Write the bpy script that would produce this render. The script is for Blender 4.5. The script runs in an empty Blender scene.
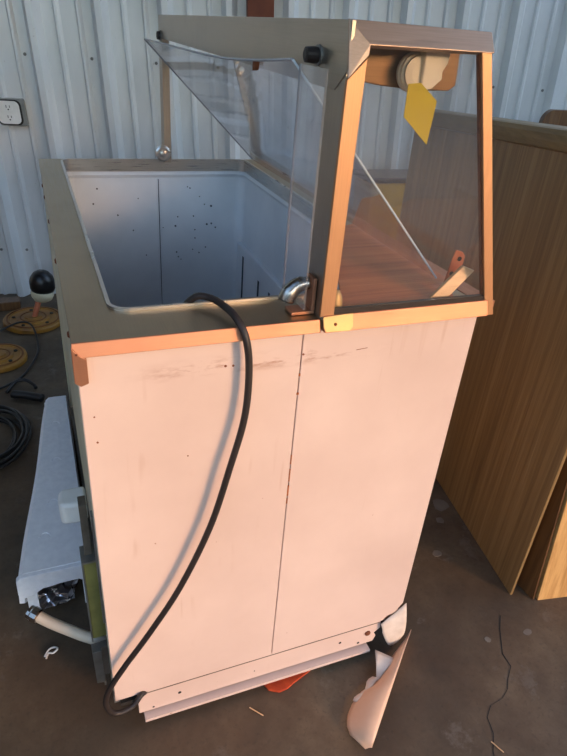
import bpy, bmesh, math, random
from mathutils import Vector, Matrix
random.seed(7)
sc = bpy.context.scene
COL = sc.collection

# ---------------------------------------------------------------- camera
cam_d = bpy.data.cameras.new('camera')
cam = bpy.data.objects.new('camera', cam_d)
COL.objects.link(cam)
cam_d.sensor_fit = 'VERTICAL'
cam_d.sensor_height = 36.0
cam_d.lens = 597.515 * 36.0 / 756.0
cam_d.clip_start = 0.02
Rw = ((0.9296414, -0.3611232, 0.0731903), (-0.1238166, -0.4932504, -0.8610305), (0.3470392, 0.7913875, -0.5032590))
mw = Matrix(((Rw[0][0], -Rw[1][0], -Rw[2][0]), (Rw[0][1], -Rw[1][1], -Rw[2][1]), (Rw[0][2], -Rw[1][2], -Rw[2][2])))
cam.matrix_world = Matrix.Translation((-0.0210, -0.7455, 1.2973)) @ mw.to_4x4()
sc.camera = cam

# ---------------------------------------------------------------- world, sun, exposure
SUN_AZ = math.radians(32)      # the sun stands to the right behind the photographer
SUN_EL = math.radians(14)
world = bpy.data.worlds.new('sky')
sc.world = world
world.use_nodes = True
wn = world.node_tree.nodes
wbg = wn['Background']
sky = wn.new('ShaderNodeTexSky')
sky.sky_type = 'NISHITA'
sky.sun_disc = False
sky.sun_elevation = math.radians(9)
sky.sun_rotation = math.pi - SUN_AZ
wmx = wn.new('ShaderNodeMix')
wmx.data_type = 'RGBA'
wmx.blend_type = 'MULTIPLY'
wmx.inputs[0].default_value = 1.0
wmx.inputs[7].default_value = (0.86, 0.92, 1.04, 1)
world.node_tree.links.new(sky.outputs[0], wmx.inputs[6])
world.node_tree.links.new(wmx.outputs[2], wbg.inputs[0])
wbg.inputs[1].default_value = 0.97
sun_d = bpy.data.lights.new('evening_sun', 'SUN')
sun_d.energy = 2.2
sun_d.color = (1.0, 0.46, 0.20)
sun_d.angle = math.radians(11)
sun = bpy.data.objects.new('evening_sun', sun_d)
COL.objects.link(sun)
sdir = Vector((-math.sin(SUN_AZ) * math.cos(SUN_EL), math.cos(SUN_AZ) * math.cos(SUN_EL), -math.sin(SUN_EL)))
sun.rotation_euler = sdir.to_track_quat('-Z', 'Y').to_euler()
sun.location = (3, -5, 3)
vs = sc.view_settings
vs.view_transform = 'Standard'
vs.look = 'None'
vs.gamma = 1.0
vs.use_curve_mapping = False
vs.exposure = 0.0
sc.cycles.use_denoising = True
sc.cycles.max_bounces = 10
sc.cycles.transparent_max_bounces = 24
sc.cycles.sample_clamp_indirect = 6.0

# ---------------------------------------------------------------- materials
def lin(c):
    return tuple((x / 255 / 12.92) if x / 255 <= 0.04045 else ((x / 255 + 0.055) / 1.055) ** 2.4 for x in c) + (1.0,)

class NT:
    def __init__(self, name):
        self.m = bpy.data.materials.new(name)
        self.m.use_nodes = True
        self.t = self.m.node_tree
        self.n = self.t.nodes
        self.b = self.n['Principled BSDF']
        self.out = self.n['Material Output']
        self.tc = self.n.new('ShaderNodeTexCoord')
    def link(self, a, b):
        self.t.links.new(a, b)
    def mapping(self, scale, rot=(0, 0, 0), loc=(0, 0, 0)):
        mp = self.n.new('ShaderNodeMapping')
        mp.inputs['Scale'].default_value = scale
        mp.inputs['Rotation'].default_value = rot
        mp.inputs['Location'].default_value = loc
        self.link(self.tc.outputs['Object'], mp.inputs['Vector'])
        return mp.outputs['Vector']
    def noise(self, scale, vec=None, detail=4, rough=0.55, dist=0.0):
        k = self.n.new('ShaderNodeTexNoise')
        k.inputs['Scale'].default_value = scale
        k.inputs['Detail'].default_value = detail
        k.inputs['Roughness'].default_value = rough
        k.inputs['Distortion'].default_value = dist
        self.link(vec if vec else self.tc.outputs['Object'], k.inputs['Vector'])
        return k.outputs['Fac']
    def ramp(self, fac, stops):
        r = self.n.new('ShaderNodeValToRGB')
        e = r.color_ramp.elements
        while len(e) < len(stops):
            e.new(0.5)
        for el, (p, c) in zip(e, stops):
            el.position = p
            el.color = c if len(c) == 4 else tuple(c) + (1,)
        self.link(fac, r.inputs['Fac'])
        return r.outputs['Color']
    def mix(self, fac, a, b, mode='MIX'):
        x = self.n.new('ShaderNodeMix')
        x.data_type = 'RGBA'
        x.blend_type = mode
        for s, v in ((x.inputs[0], fac), (x.inputs[6], a), (x.inputs[7], b)):
            if hasattr(v, 'is_output'):
                self.link(v, s)
            else:
                s.default_value = v
        return x.outputs[2]
    def bump(self, h, strength=0.2, dist=0.01):
        b = self.n.new('ShaderNodeBump')
        b.inputs['Strength'].default_value = strength
        b.inputs['Distance'].default_value = dist
        self.link(h, b.inputs['Height'])
        self.link(b.outputs['Normal'], self.b.inputs['Normal'])
    def set(self, color=None, rough=None, metal=None, spec=None):
        for key, v in (('Base Color', color), ('Roughness', rough), ('Metallic', metal), ('Specular IOR Level', spec)):
            if v is None:
                continue
            if hasattr(v, 'is_output'):
                self.link(v, self.b.inputs[key])
            else:
                self.b.inputs[key].default_value = v

BW0, BW1 = (0, 0, 0, 1), (1, 1, 1, 1)

def simple(name, c1, c2=None, rough=0.5, metal=0.0, scale=12, bump=0.0, stretch=(1, 1, 1), spec=None):
    k = NT(name)
    v = k.mapping(stretch)
    f = k.noise(scale, v)
    c2 = c2 or tuple(x * 0.86 for x in c1)
    k.set(k.ramp(f, [(0.32, lin(c2)), (0.68, lin(c1))]), rough, metal, spec)
    if bump:
        k.bump(f, bump, 0.005)
    return k.m

def m_concrete():
    k = NT('concrete')
    f = k.noise(3.2, None, 8, 0.65)
    g = k.noise(14, None, 8, 0.7)
    h = k.noise(90, None, 4, 0.6)
    base = k.ramp(f, [(0.3, lin((58, 48, 37))), (0.5, lin((84, 70, 53))), (0.72, lin((114, 97, 75)))])
    base = k.mix(k.ramp(g, [(0.45, BW0), (0.75, (0.55, 0.55, 0.55, 1))]), base, lin((72, 57, 43)))
    base = k.mix(k.ramp(k.noise(7, k.mapping((1, 1, 1), loc=(4, 2, 0)), 6, 0.7), [(0.60, BW0), (0.66, (0.5, 0.5, 0.5, 1))]), base, lin((116, 106, 94)))
    base = k.mix(k.ramp(k.noise(2.1, k.mapping((1, 1, 1), loc=(1.7, 5.2, 0)), 5, 0.6), [(0.45, BW0), (0.7, (0.6,) * 3)]), base, lin((82, 58, 38)))
    base = k.mix(k.ramp(h, [(0.3, (0.35, 0.35, 0.35, 1)), (0.45, BW0)]), base, lin((48, 42, 35)))
    k.set(base, k.ramp(g, [(0.3, (0.55,) * 3), (0.7, (0.8,) * 3)]), 0)
    k.bump(h, 0.12, 0.004)
    return k.m

def m_wall():
    k = NT('wall_paint')
    f = k.noise(5, k.mapping((1.0, 1, 0.35)), 6)
    g = k.noise(70, None, 3)
    base = k.ramp(f, [(0.3, lin((206, 210, 210))), (0.7, lin((228, 231, 231)))])
    base = k.mix(k.ramp(g, [(0.70, BW0), (0.76, (0.4,) * 3)]), base, lin((150, 145, 135)))
    k.set(base, 0.30, 0.25)
    return k.m

def m_steel(name='stainless', c1=(182, 173, 160), c2=(168, 159, 146), rough=0.34, st=(160, 4, 160), metal=0.95):
    k = NT(name)
    f = k.noise(3, k.mapping(st), 4)
    g = k.noise(9, None, 4)
    base = k.ramp(f, [(0.3, lin(c2)), (0.7, lin(c1))])
    base = k.mix(k.ramp(g, [(0.5, BW0), (0.8, (0.35,) * 3)]), base, lin(tuple(x * 0.86 for x in c2)))
    k.set(base, k.ramp(f, [(0.3, (rough - 0.06,) * 3), (0.7, (rough + 0.08,) * 3)]), metal)
    k.bump(f, 0.05, 0.002)
    return k.m

def m_panel():
    k = NT('white_enamel')
    f = k.noise(4, None, 5)
    base = k.ramp(f, [(0.3, lin((204, 180, 168))), (0.7, lin((218, 195, 183)))])
    # drip streaks: long in z, sparse
    s = k.noise(1.0, k.mapping((60, 1, 3.2)), 3, 0.5)
    s2 = k.noise(3.0, k.mapping((3, 1, 2), loc=(1.3, 0, 0.4)), 2)
    ms = k.mix(1.0, k.ramp(s, [(0.60, BW0), (0.74, (0.45,) * 3)]), k.ramp(s2, [(0.54, BW0), (0.66, BW1)]), 'MULTIPLY')
    base = k.mix(ms, base, lin((176, 134, 106)))
    sx = k.n.new('ShaderNodeSeparateXYZ')
    k.link(k.tc.outputs['Object'], sx.inputs[0])
    def window(sock, a, b, soft):
        m1 = k.n.new('ShaderNodeMapRange'); m1.interpolation_type = 'SMOOTHSTEP'
        m1.inputs['From Min'].default_value = a - soft; m1.inputs['From Max'].default_value = a + soft
        m2 = k.n.new('ShaderNodeMapRange'); m2.interpolation_type = 'SMOOTHSTEP'
        m2.inputs['From Min'].default_value = b + soft; m2.inputs['From Max'].default_value = b - soft
        k.link(sock, m1.inputs['Value']); k.link(sock, m2.inputs['Value'])
        mu = k.n.new('ShaderNodeMath'); mu.operation = 'MULTIPLY'
        k.link(m1.outputs[0], mu.inputs[0]); k.link(m2.outputs[0], mu.inputs[1])
        return mu.outputs[0]
    mu = k.n.new('ShaderNodeMath'); mu.operation = 'MULTIPLY'
    k.link(window(sx.outputs['Z'], 0.848, 0.868, 0.012), mu.inputs[0]); k.link(window(sx.outputs['X'], -0.22, 0.12, 0.06), mu.inputs[1])
    sm = k.noise(1.0, k.mapping((14, 1, 60), loc=(3, 0, 1)), 5, 0.7)
    base = k.mix(k.mix(1.0, mu.outputs[0], k.ramp(sm, [(0.50, BW0), (0.66, (0.8,) * 3)]), 'MULTIPLY'), base, lin((150, 92, 58)))
    sp = k.noise(75, None, 2)
    base = k.mix(k.ramp(sp, [(0.755, BW0), (0.78, (0.8,) * 3)]), base, lin((150, 96, 66)))
    k.set(base, 0.33, 0.0)
    k.bump(k.noise(6, None, 2), 0.04, 0.01)
    return k.m

def m_wood(name, dark, mid, light, axis='Z', freq=1.0):
    k = NT(name)
    st = {'Z': (26, 26, 0.7), 'Y': (26, 0.7, 26), 'X': (0.7, 26, 26)}[axis]
    v = k.mapping(tuple(x * freq for x in st))
    a = k.noise(2.2, v, 6, 0.65, 0.25)
    b = k.noise(9.0, k.mapping(tuple(x * freq for x in st)), 3, 0.6)
    base = k.ramp(a, [(0.28, lin(dark)), (0.5, lin(mid)), (0.74, lin(light))])
    base = k.mix(k.ramp(b, [(0.56, BW0), (0.70, (0.55,) * 3)]), base, lin(dark))
    k.set(base, 0.42, 0)
    k.bump(b, 0.03, 0.002)
    return k.m

def m_clear(name, tint=(0.96, 0.97, 0.97), haze=0.05, gloss_rough=0.02, edge=False):
    k = NT(name)
    k.n.remove(k.b)
    tr = k.n.new('ShaderNodeBsdfTransparent')
    tr.inputs[0].default_value = tint + (1,)
    gl = k.n.new('ShaderNodeBsdfGlossy')
    gl.inputs['Roughness'].default_value = gloss_rough
    gl.inputs['Color'].default_value = (1, 1, 1, 1)
    fr = k.n.new('ShaderNodeFresnel')
    ge = k.n.new('ShaderNodeNewGeometry')
    mr = k.n.new('ShaderNodeMapRange')
    mr.inputs['To Min'].default_value = 1.49
    mr.inputs['To Max'].default_value = 1.0 / 1.49
    k.link(ge.outputs['Backfacing'], mr.inputs['Value'])
    k.link(mr.outputs['Result'], fr.inputs['IOR'])
    df = k.n.new('ShaderNodeBsdfDiffuse')
    df.inputs['Color'].default_value = (0.85, 0.84, 0.84, 1)
    f = k.noise(5, k.mapping((3, 3, 1)), 6, 0.7)
    hz = k.ramp(f, [(0.35, (haze * 0.6,) * 3), (0.75, (haze * 1.9,) * 3)])
    m1 = k.n.new('ShaderNodeMixShader')
    k.link(hz, m1.inputs[0])
    k.link(tr.outputs[0], m1.inputs[1])
    k.link(df.outputs[0], m1.inputs[2])
    m2 = k.n.new('ShaderNodeMixShader')
    k.link(fr.outputs[0], m2.inputs[0])
    k.link(m1.outputs[0], m2.inputs[1])
    k.link(gl.outputs[0], m2.inputs[2])
    k.link(m2.outputs[0], k.out.inputs['Surface'])
    return k.m

M = {}
M['concrete'] = m_concrete()
M['wall'] = m_wall()
M['steel'] = m_steel()
M['steel_v'] = m_steel('stainless_upright', st=(160, 160, 4))
M['steel_x'] = m_steel('stainless_trim_suntint', (188, 136, 106), (178, 126, 98), 0.55, (4, 160, 160), 0.80)  # orange sunset reflection put into the steel colour
M['steel_post'] = m_steel('stainless_post_suntint', (206, 158, 118), (194, 146, 108), 0.46, (160, 160, 4), 0.80)  # stainless tinted orange for the evening sun on the near posts
M['steel_lip'] = m_steel('stainless_lip', (200, 196, 190), (190, 186, 180), 0.3, (4, 4, 160), 0.95)
M['steel_rim'] = m_steel('stainless_rim', (172, 156, 130), (160, 144, 120), 0.36)
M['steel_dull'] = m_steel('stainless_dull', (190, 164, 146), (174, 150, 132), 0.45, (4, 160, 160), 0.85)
M['galv'] = m_steel('galvanised', (150, 150, 146), (120, 120, 116), 0.45, (8, 8, 8), 0.8)
M['chrome'] = m_steel('dull_chrome', (190, 186, 180), (150, 146, 140), 0.25, (10, 10, 10), 1.0)
M['brass'] = m_steel('zinc_yellow', (206, 176, 126), (190, 158, 108), 0.6, (12, 12, 12), 0.8)
M['panel'] = m_panel()
M['liner'] = simple('tank_liner', (214, 218, 222), (200, 205, 210), 0.35, scale=6)
M['side'] = simple('beige_side', (214, 204, 174), (194, 184, 152), 0.5, scale=7)
M['olive'] = simple('olive_paint', (132, 128, 70), (104, 100, 52), 0.55, scale=20)
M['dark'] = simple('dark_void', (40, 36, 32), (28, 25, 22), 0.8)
M['rubber'] = simple('black_rubber', (44, 36, 33), (34, 28, 26), 0.5)
M['black'] = simple('black_plastic', (22, 21, 22), (16, 15, 16), 0.35)
M['wire'] = simple('wire_black', (30, 28, 27), (22, 20, 19), 0.45)
M['end_glass'] = m_clear('end_glass', (0.96, 0.95, 0.94), 0.004)
M['front_glass'] = m_clear('front_glass', (0.96, 0.96, 0.96), 0.025)
M['acrylic'] = m_clear('clear_acrylic', (0.95, 0.95, 0.96), 0.09, 0.03)
M['acrylic_edge'] = simple('acrylic_edge', (226, 236, 242), (200, 214, 224), 0.15)
M['seam_rust'] = simple('seam_rust', (172, 102, 58), (140, 78, 42), 0.8, scale=60)
M['acrylic_rim'] = simple('acrylic_rim', (150, 150, 154), (128, 128, 132), 0.2)
M['oak'] = m_wood('wood_laminate', (112, 86, 52), (140, 111, 69), (162, 133, 88))
M['oak_edge'] = m_wood('wood_edge_band', (106, 84, 46), (128, 104, 60), (144, 118, 72), 'Y')
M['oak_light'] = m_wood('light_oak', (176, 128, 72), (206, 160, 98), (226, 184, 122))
M['oak_dark'] = m_wood('dark_board', (70, 46, 24), (98, 66, 36), (120, 84, 48))
M['ply'] = m_wood('plywood', (160, 84, 42), (194, 110, 58), (212, 132, 76), 'X', 0.6)
M['slat'] = m_wood('pale_slat', (196, 150, 104), (222, 178, 130), (236, 198, 150), 'X', 0.6)
M['foam'] = simple('white_foam', (242, 243, 245), (232, 233, 236), 0.75, scale=60, bump=0.15)
M['plastic'] = simple('white_plastic', (232, 232, 228), (220, 220, 214), 0.4)
M['cream'] = simple('cream_plastic', (248, 226, 194), (240, 216, 182), 0.45)
M['yellow'] = simple('yellow_tag', (206, 176, 10), (192, 160, 4), 0.55)
M['yellow_paint'] = simple('yellow_paint', (206, 160, 30), (178, 134, 22), 0.5)
M['disc'] = simple('yellow_disc', (160, 110, 32), (112, 74, 22), 0.5, scale=9)
M['disc_rust'] = simple('disc_rust', (118, 70, 26), (92, 52, 18), 0.7, scale=20)
M['hose'] = simple('grey_hose', (206, 196, 178), (188, 178, 160), 0.5)
M['copper'] = simple('copper_stem', (216, 140, 104), (176, 98, 70), 0.4, 0.5)
M['foil'] = m_steel('foil', (216, 216, 220), (180, 180, 186), 0.18, (20, 20, 20), 1.0)
M['rust'] = simple('rust_orange', (196, 74, 28), (160, 52, 18), 0.7, scale=40)
M['rust_dark'] = simple('rust_brown', (132, 74, 40), (100, 52, 28), 0.8, scale=60)
M['redbrown'] = simple('redbrown_paint', (118, 58, 30), (100, 46, 24), 0.6)
M['veneer'] = simple('veneer_face', (234, 196, 166), (220, 178, 146), 0.55, scale=8)
M['paper'] = simple('torn_paper', (222, 208, 194), (204, 188, 172), 0.8, scale=30)
M['roof'] = simple('roof_lining', (176, 164, 146), (156, 144, 126), 0.8, scale=3)
M['front'] = simple('front_wall_paint', (190, 182, 170), (170, 162, 150), 0.7, scale=3)
M['dark_block'] = simple('unseen_dark', (92, 80, 66), (74, 64, 52), 0.8, scale=2)  # dark tone of the unseen walls that hold back light
M['channel'] = simple('channel_grime', (104, 96, 84), (76, 66, 54), 0.6, scale=40)
M['slot'] = simple('slot_dark', (60, 66, 74), (48, 54, 60), 0.7)

# ---------------------------------------------------------------- mesh helpers
OFF = {}          # world offset of each parent

def build(name, verts, faces, mat, parent=None, smooth=False, bevel=0.0, segs=2):
    base = OFF.get(parent.name, Vector((0, 0, 0))) if parent else Vector((0, 0, 0))
    me = bpy.data.meshes.new(name)
    me.from_pydata([tuple(Vector(v) - base) for v in verts], [], faces)
    bm = bmesh.new()
    bm.from_mesh(me)
    bmesh.ops.recalc_face_normals(bm, faces=bm.faces)
    if bevel:
        es = [e for e in bm.edges if len(e.link_faces) == 2 and e.calc_face_angle(0) > 0.5]
        bmesh.ops.bevel(bm, geom=es, offset=bevel, segments=segs, affect='EDGES', profile=0.5)
    bm.to_mesh(me)
    bm.free()
    if smooth:
        for p in me.polygons:
            p.use_smooth = True
    me.materials.append(M[mat] if isinstance(mat, str) else mat)
    o = bpy.data.objects.new(name, me)
    COL.objects.link(o)
    if parent:
        o.parent = parent
    OFF[o.name] = base
    return o

class G:
    """collects shapes of ONE part"""
    def __init__(s):
        s.v, s.f = [], []
    def add(s, v, f):
        n = len(s.v)
        s.v += [tuple(x) for x in v]
        s.f += [tuple(i + n for i in q) for q in f]
        return s
    def box(s, x0, x1, y0, y1, z0, z1):
        return s.hexa([(x0, y0, z0), (x1, y0, z0), (x1, y1, z0), (x0, y1, z0)], [(x0, y0, z1), (x1, y0, z1), (x1, y1, z1), (x0, y1, z1)])
    def hexa(s, lo, hi):
        n = len(lo)
        v = list(lo) + list(hi)
        f = [tuple(range(n))[::-1], tuple(range(n, 2 * n))] + [(i, (i + 1) % n, n + (i + 1) % n, n + i) for i in range(n)]
        return s.add(v, f)
    def slab(s, pts, thick):
        """polygon pts (planar-ish) thickened by vector"""
        t = Vector(thick)
        return s.hexa([Vector(p) for p in pts], [Vector(p) + t for p in pts])
    def tube(s, pts, r, n=10, cap=True, closed=False):
        pts = [Vector(p) for p in pts]
        rr = r if isinstance(r, (list, tuple)) else [r] * len(pts)
        up = Vector((0, 0, 1))
        v, f = [], []
        prev = None
        m = len(pts)
        for i, p in enumerate(pts):
            t = (pts[(i + 1) % m] - pts[i - 1]) if closed else (pts[min(i + 1, m - 1)] - pts[max(i - 1, 0)])
            t.normalize()
            if prev is None:
                a = t.cross(up if abs(t.z) < 0.9 else Vector((1, 0, 0))).normalized()
            else:
                a = (prev - t * prev.dot(t)).normalized()
            prev = a
            b = t.cross(a)
            for k in range(n):
                an = 2 * math.pi * k / n
                v.append(p + (a * math.cos(an) + b * math.sin(an)) * rr[i])
        segs = m if closed else m - 1
        for i in range(segs):
            j = (i + 1) % m
            for k in range(n):
                f.append((i * n + k, i * n + (k + 1) % n, j * n + (k + 1) % n, j * n + k))
        if cap and not closed:
            f.append(tuple(range(n))[::-1])
            f.append(tuple((m - 1) * n + k for k in range(n)))
        return s.add(v, f)
    def lathe(s, c, prof, n=24, axis='Z'):
        """prof: list of (radius, height)"""
        c = Vector(c)
        ax = {'Z': (Vector((1, 0, 0)), Vector((0, 1, 0)), Vector((0, 0, 1))), 'X': (Vector((0, 1, 0)), Vector((0, 0, 1)), Vector((1, 0, 0))), 'Y': (Vector((0, 0, 1)), Vector((1, 0, 0)), Vector((0, 1, 0)))}[axis] if isinstance(axis, str) else axis
        v, f = [], []
        m = len(prof)
        for r, h in prof:
            for k in range(n):
                an = 2 * math.pi * k / n
                v.append(c + (ax[0] * math.cos(an) + ax[1] * math.sin(an)) * r + ax[2] * h)
        for i in range(m - 1):
            for k in range(n):
                f.append((i * n + k, i * n + (k + 1) % n, (i + 1) * n + (k + 1) % n, (i + 1) * n + k))
        f.append(tuple(range(n))[::-1])
        f.append(tuple((m - 1) * n + k for k in range(n)))
        return s.add(v, f)
    def grid(s, fn, nu, nv):
        v = [fn(i / nu, j / nv) for j in range(nv + 1) for i in range(nu + 1)]
        f = [(j * (nu + 1) + i, j * (nu + 1) + i + 1, (j + 1) * (nu + 1) + i + 1, (j + 1) * (nu + 1) + i) for j in range(nv) for i in range(nu)]
        return s.add(v, f)
    def sheet(s, fn, nu, nv, th):
        """a curved sheet with real thickness th along its normals"""
        top = [[Vector(fn(i / nu, j / nv)) for i in range(nu + 1)] for j in range(nv + 1)]
        nrm = []
        for j in range(nv + 1):
            row = []
            for i in range(nu + 1):
                du = top[j][min(i + 1, nu)] - top[j][max(i - 1, 0)]
                dv = top[min(j + 1, nv)][i] - top[max(j - 1, 0)][i]
                c = du.cross(dv)
                row.append(c.normalized() if c.length > 1e-12 else Vector((0, 0, 1)))
            nrm.append(row)
        n1 = (nu + 1) * (nv + 1)
        v = [top[j][i] for j in range(nv + 1) for i in range(nu + 1)] + [top[j][i] - nrm[j][i] * th for j in range(nv + 1) for i in range(nu + 1)]
        q = lambda i, j: j * (nu + 1) + i
        f = []
        for j in range(nv):
            for i in range(nu):
                f.append((q(i, j), q(i + 1, j), q(i + 1, j + 1), q(i, j + 1)))
                f.append((n1 + q(i, j), n1 + q(i, j + 1), n1 + q(i + 1, j + 1), n1 + q(i + 1, j)))
        for i in range(nu):
            f.append((q(i, 0), n1 + q(i, 0), n1 + q(i + 1, 0), q(i + 1, 0)))
            f.append((q(i, nv), q(i + 1, nv), n1 + q(i + 1, nv), n1 + q(i, nv)))
        for j in range(nv):
            f.append((q(0, j), q(0, j + 1), n1 + q(0, j + 1), n1 + q(0, j)))
            f.append((q(nu, j), n1 + q(nu, j), n1 + q(nu, j + 1), q(nu, j + 1)))
        return s.add(v, f)
    def make(s, name, mat, parent=None, **kw):
        return build(name, s.v, s.f, mat, parent, **kw)

def smooth_path(pts, k=8):
    pts = [Vector(p) for p in pts]
    out = []
    for i in range(len(pts) - 1):
        p0, p1, p2, p3 = pts[max(i - 1, 0)], pts[i], pts[i + 1], pts[min(i + 2, len(pts) - 1)]
        for j in range(k):
            t = j / k
            out.append(0.5 * ((2 * p1) + (p2 - p0) * t + (2 * p0 - 5 * p1 + 4 * p2 - p3) * t * t + (-p0 + 3 * p1 - 3 * p2 + p3) * t ** 3))
    out.append(pts[-1])
    return out

def thing(name, loc, label, cat, group=None):
    o = bpy.data.objects.new(name, None)
    o.empty_display_size = 0.05
    COL.objects.link(o)
    o.location = loc
    OFF[o.name] = Vector(loc)
    tag(o, label, cat, group)
    return o

def tag(o, label, cat, group=None):
    o['label'] = label
    o['category'] = cat
    if group:
        o['group'] = group
    return o

def struct(o, label=None):
    o['kind'] = 'structure'
    if label:
        o['label'] = label
    return o

# ---------------------------------------------------------------- the setting
g = G()
g.box(-24, 24, -24, 14, -0.12, 0.0)
floor = struct(g.make('floor', 'concrete'))

# ribbed metal back wall, turned 10.5 degrees against the freezer
WY = math.radians(10.5)
wu = Vector((math.cos(WY), -math.sin(WY), 0))      # along the wall to the right
wnrm = Vector((math.sin(WY), math.cos(WY), 0))     # away from the camera
worg = Vector((0, 2.42, 0))
def wallpt(s, z, d=0.0):
    """s along the wall, d towards the camera; the sheeting leans 3.2 degrees"""
    return worg + wu * (s - 0.057 * z) - wnrm * d + Vector((0, 0, z))
prof = []
PER = 0.28
for i in range(-8, 26):
    s0 = 0.109 + i * PER
    prof += [(s0 - 0.012, 0.0), (s0 + 0.006, 0.042), (s0 + 0.032, 0.042), (s0 + 0.060, 0.0),
             (s0 + 0.110, 0.0), (s0 + 0.116, 0.011), (s0 + 0.126, 0.011), (s0 + 0.138, 0.0),
             (s0 + 0.202, 0.0), (s0 + 0.208, 0.011), (s0 + 0.218, 0.011), (s0 + 0.230, 0.0)]
vb = [wallpt(s, 0, d) for s, d in prof]
vt = [wallpt(s, 3.3, d) for s, d in prof]
vb2 = [wallpt(s, 0, -0.02) for s, d in (prof[0], prof[-1])]
vt2 = [wallpt(s, 3.3, -0.02) for s, d in (prof[0], prof[-1])]
n = len(prof)
faces = [(i, i + 1, n + i + 1, n + i) for i in range(n - 1)]
wv = vb + vt + vb2 + vt2
faces += [(2 * n, 2 * n + 2, 2 * n + 3, 2 * n + 1), (0, n, 2 * n + 2, 2 * n), (n - 1, 2 * n + 1, 2 * n + 3, 2 * n - 1)]
wall = struct(build('wall_back', wv, faces, 'wall'))
# sheet screws
def wall_screw(s, z, d=0.0):
    c = wallpt(s, z, d)
    G().lathe(c, [(0.007, 0.0), (0.007, 0.004), (0.003, 0.007)], 8, (wu, Vector((0, 0, 1)), -wnrm)).make('screw', 'galv', wall)
for i in range(-2, 10):
    s0 = 0.109 + i * PER
    for z in (0.24, 1.12):
        wall_screw(s0 - 0.035, z)
        if z < 1:
            wall_screw(s0 + 0.085, z)

# unseen shed shaped for the light: roof, left wall, front wall with bay door
g = G()
g.box(-0.7, 2.3, -2.9, 1.1, 3.2, 3.3)  # roof cut short on the right so sky light reaches the back wall
struct(g.make('ceiling', 'roof'))
g = G()
g.box(-0.7, 0.5, 1.1, 3.0, 3.2, 3.3)
struct(g.make('ceiling_rear', 'roof'))
g = G()
g.box(-2.6, -0.7, -0.2, 3.0, 3.2, 3.3)  # front left kept open to light the foam and tank
struct(g.make('ceiling_left', 'roof'))
g = G()
g.box(-2.5, -2.4, -0.2, 2.82, 0, 3.2)  # darkened so the left flanks of the wall ribs stay dark
struct(g.make('wall_left_rear', 'dark_block'))
g = G()
g.box(-2.5, -2.4, -2.7, -0.2, 0, 1.7)
struct(g.make('wall_left', 'front'))
JAMB = -1.6
JAMB2 = 3.3
HEAD = 2.0
FY = -2.7
BLOCK_H = 3.3
g = G()
g.box(-2.5, JAMB, FY - 0.1, FY, 0, 1.7)
struct(g.make('wall_front', 'front'))
g = G()
g.box(JAMB, JAMB2, FY - 0.1, FY, HEAD, 3.2)
struct(g.make('trim_1', 'front'))
g = G()
g.box(JAMB2, 9.5, FY - 0.1, FY, 0, 3.9)  # added length and height block the sun from the back wall
struct(g.make('wall_sun_block', 'front'))

# yard outside the shed: added unseen dark walls that hide the horizon glow
g = G(); g.box(-22, 17, -16.2, -16, 0, BLOCK_H)
struct(g.make('wall_glow_block_front', 'dark_block'))
g = G(); g.box(17, 17.2, -16.2, 12, 0, BLOCK_H)
struct(g.make('wall_glow_block_right', 'dark_block'))

# ---------------------------------------------------------------- the freezer
W, L, ZT = 0.66, 1.198, 0.92
XS = 0.3332
ZB = 0.118
XI, XR, YI, YR = 0.0606, 0.619, 0.0914, 1.182
fz = thing('display_freezer', (0.33, 0.6, 0), 'white chest freezer with stainless rim and slanted glass display case on top', 'freezer')

# end panels facing the camera
g = G(); g.box(0.001, XS - 0.0008, 0.0, 0.012, ZB, ZT - 0.016)
pl = g.make('end_panel', 'panel', fz, bevel=0.0012)
g = G(); g.box(XS + 0.0008, W - 0.001, 0.0, 0.012, ZB, ZT - 0.016)
g2 = G().slab([(XS + 0.0008, 0.0, ZT - 0.016), (XS + 0.0008, 0.0, ZB), (0.612, 0.0, ZB), (0.622, 0.0, ZB + 0.012), (0.640, 0.0, ZB + 0.016), (0.652, 0.0, ZB + 0.034), (W - 0.001, 0.0, ZB + 0.044), (W - 0.001, 0.0, ZT - 0.016)], (0, 0.012, 0))
pr = g2.make('end_panel', 'panel', fz, bevel=0.0012)
# rust along the seam and a few dark screws / dents
for z, h, w in ((0.79, 0.004, 0.0022), (0.655, 0.02, 0.0010), (0.62, 0.028, 0.0012), (0.585, 0.024, 0.0014), (0.56, 0.012, 0.0010), (0.825, 0.005, 0.0014)):
    G().box(XS - w, XS + w, -0.0005, 0.001, z - h / 2, z + h / 2).make('rust_streak', 'seam_rust', pr)
for (x, z, r) in ((0.210, 0.858, 0.0022), (0.222, 0.857, 0.002), (0.017, 0.80, 0.0014), (0.018, 0.755, 0.0018), (0.152, 0.702, 0.0013), (0.336, 0.862, 0.002)):
    G().lathe((x, -0.0008, z), [(r, 0.0), (r * 0.8, 0.0016)], 8, 'Y').make('rust_spot', 'rust_dark', pl if x < XS else pr)
# scratches near the right top
for (x0, z0, x1, z1) in ((0.430, 0.858, 0.450, 0.8595),):
    G().slab([(x0, -0.0006, z0), (x1, -0.0006, z1), (x1, -0.0006, z1 + 0.0009), (x0, -0.0006, z0 + 0.0009)], (0, 0.001, 0)).make('scratch', 'rust_dark', pr)

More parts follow.
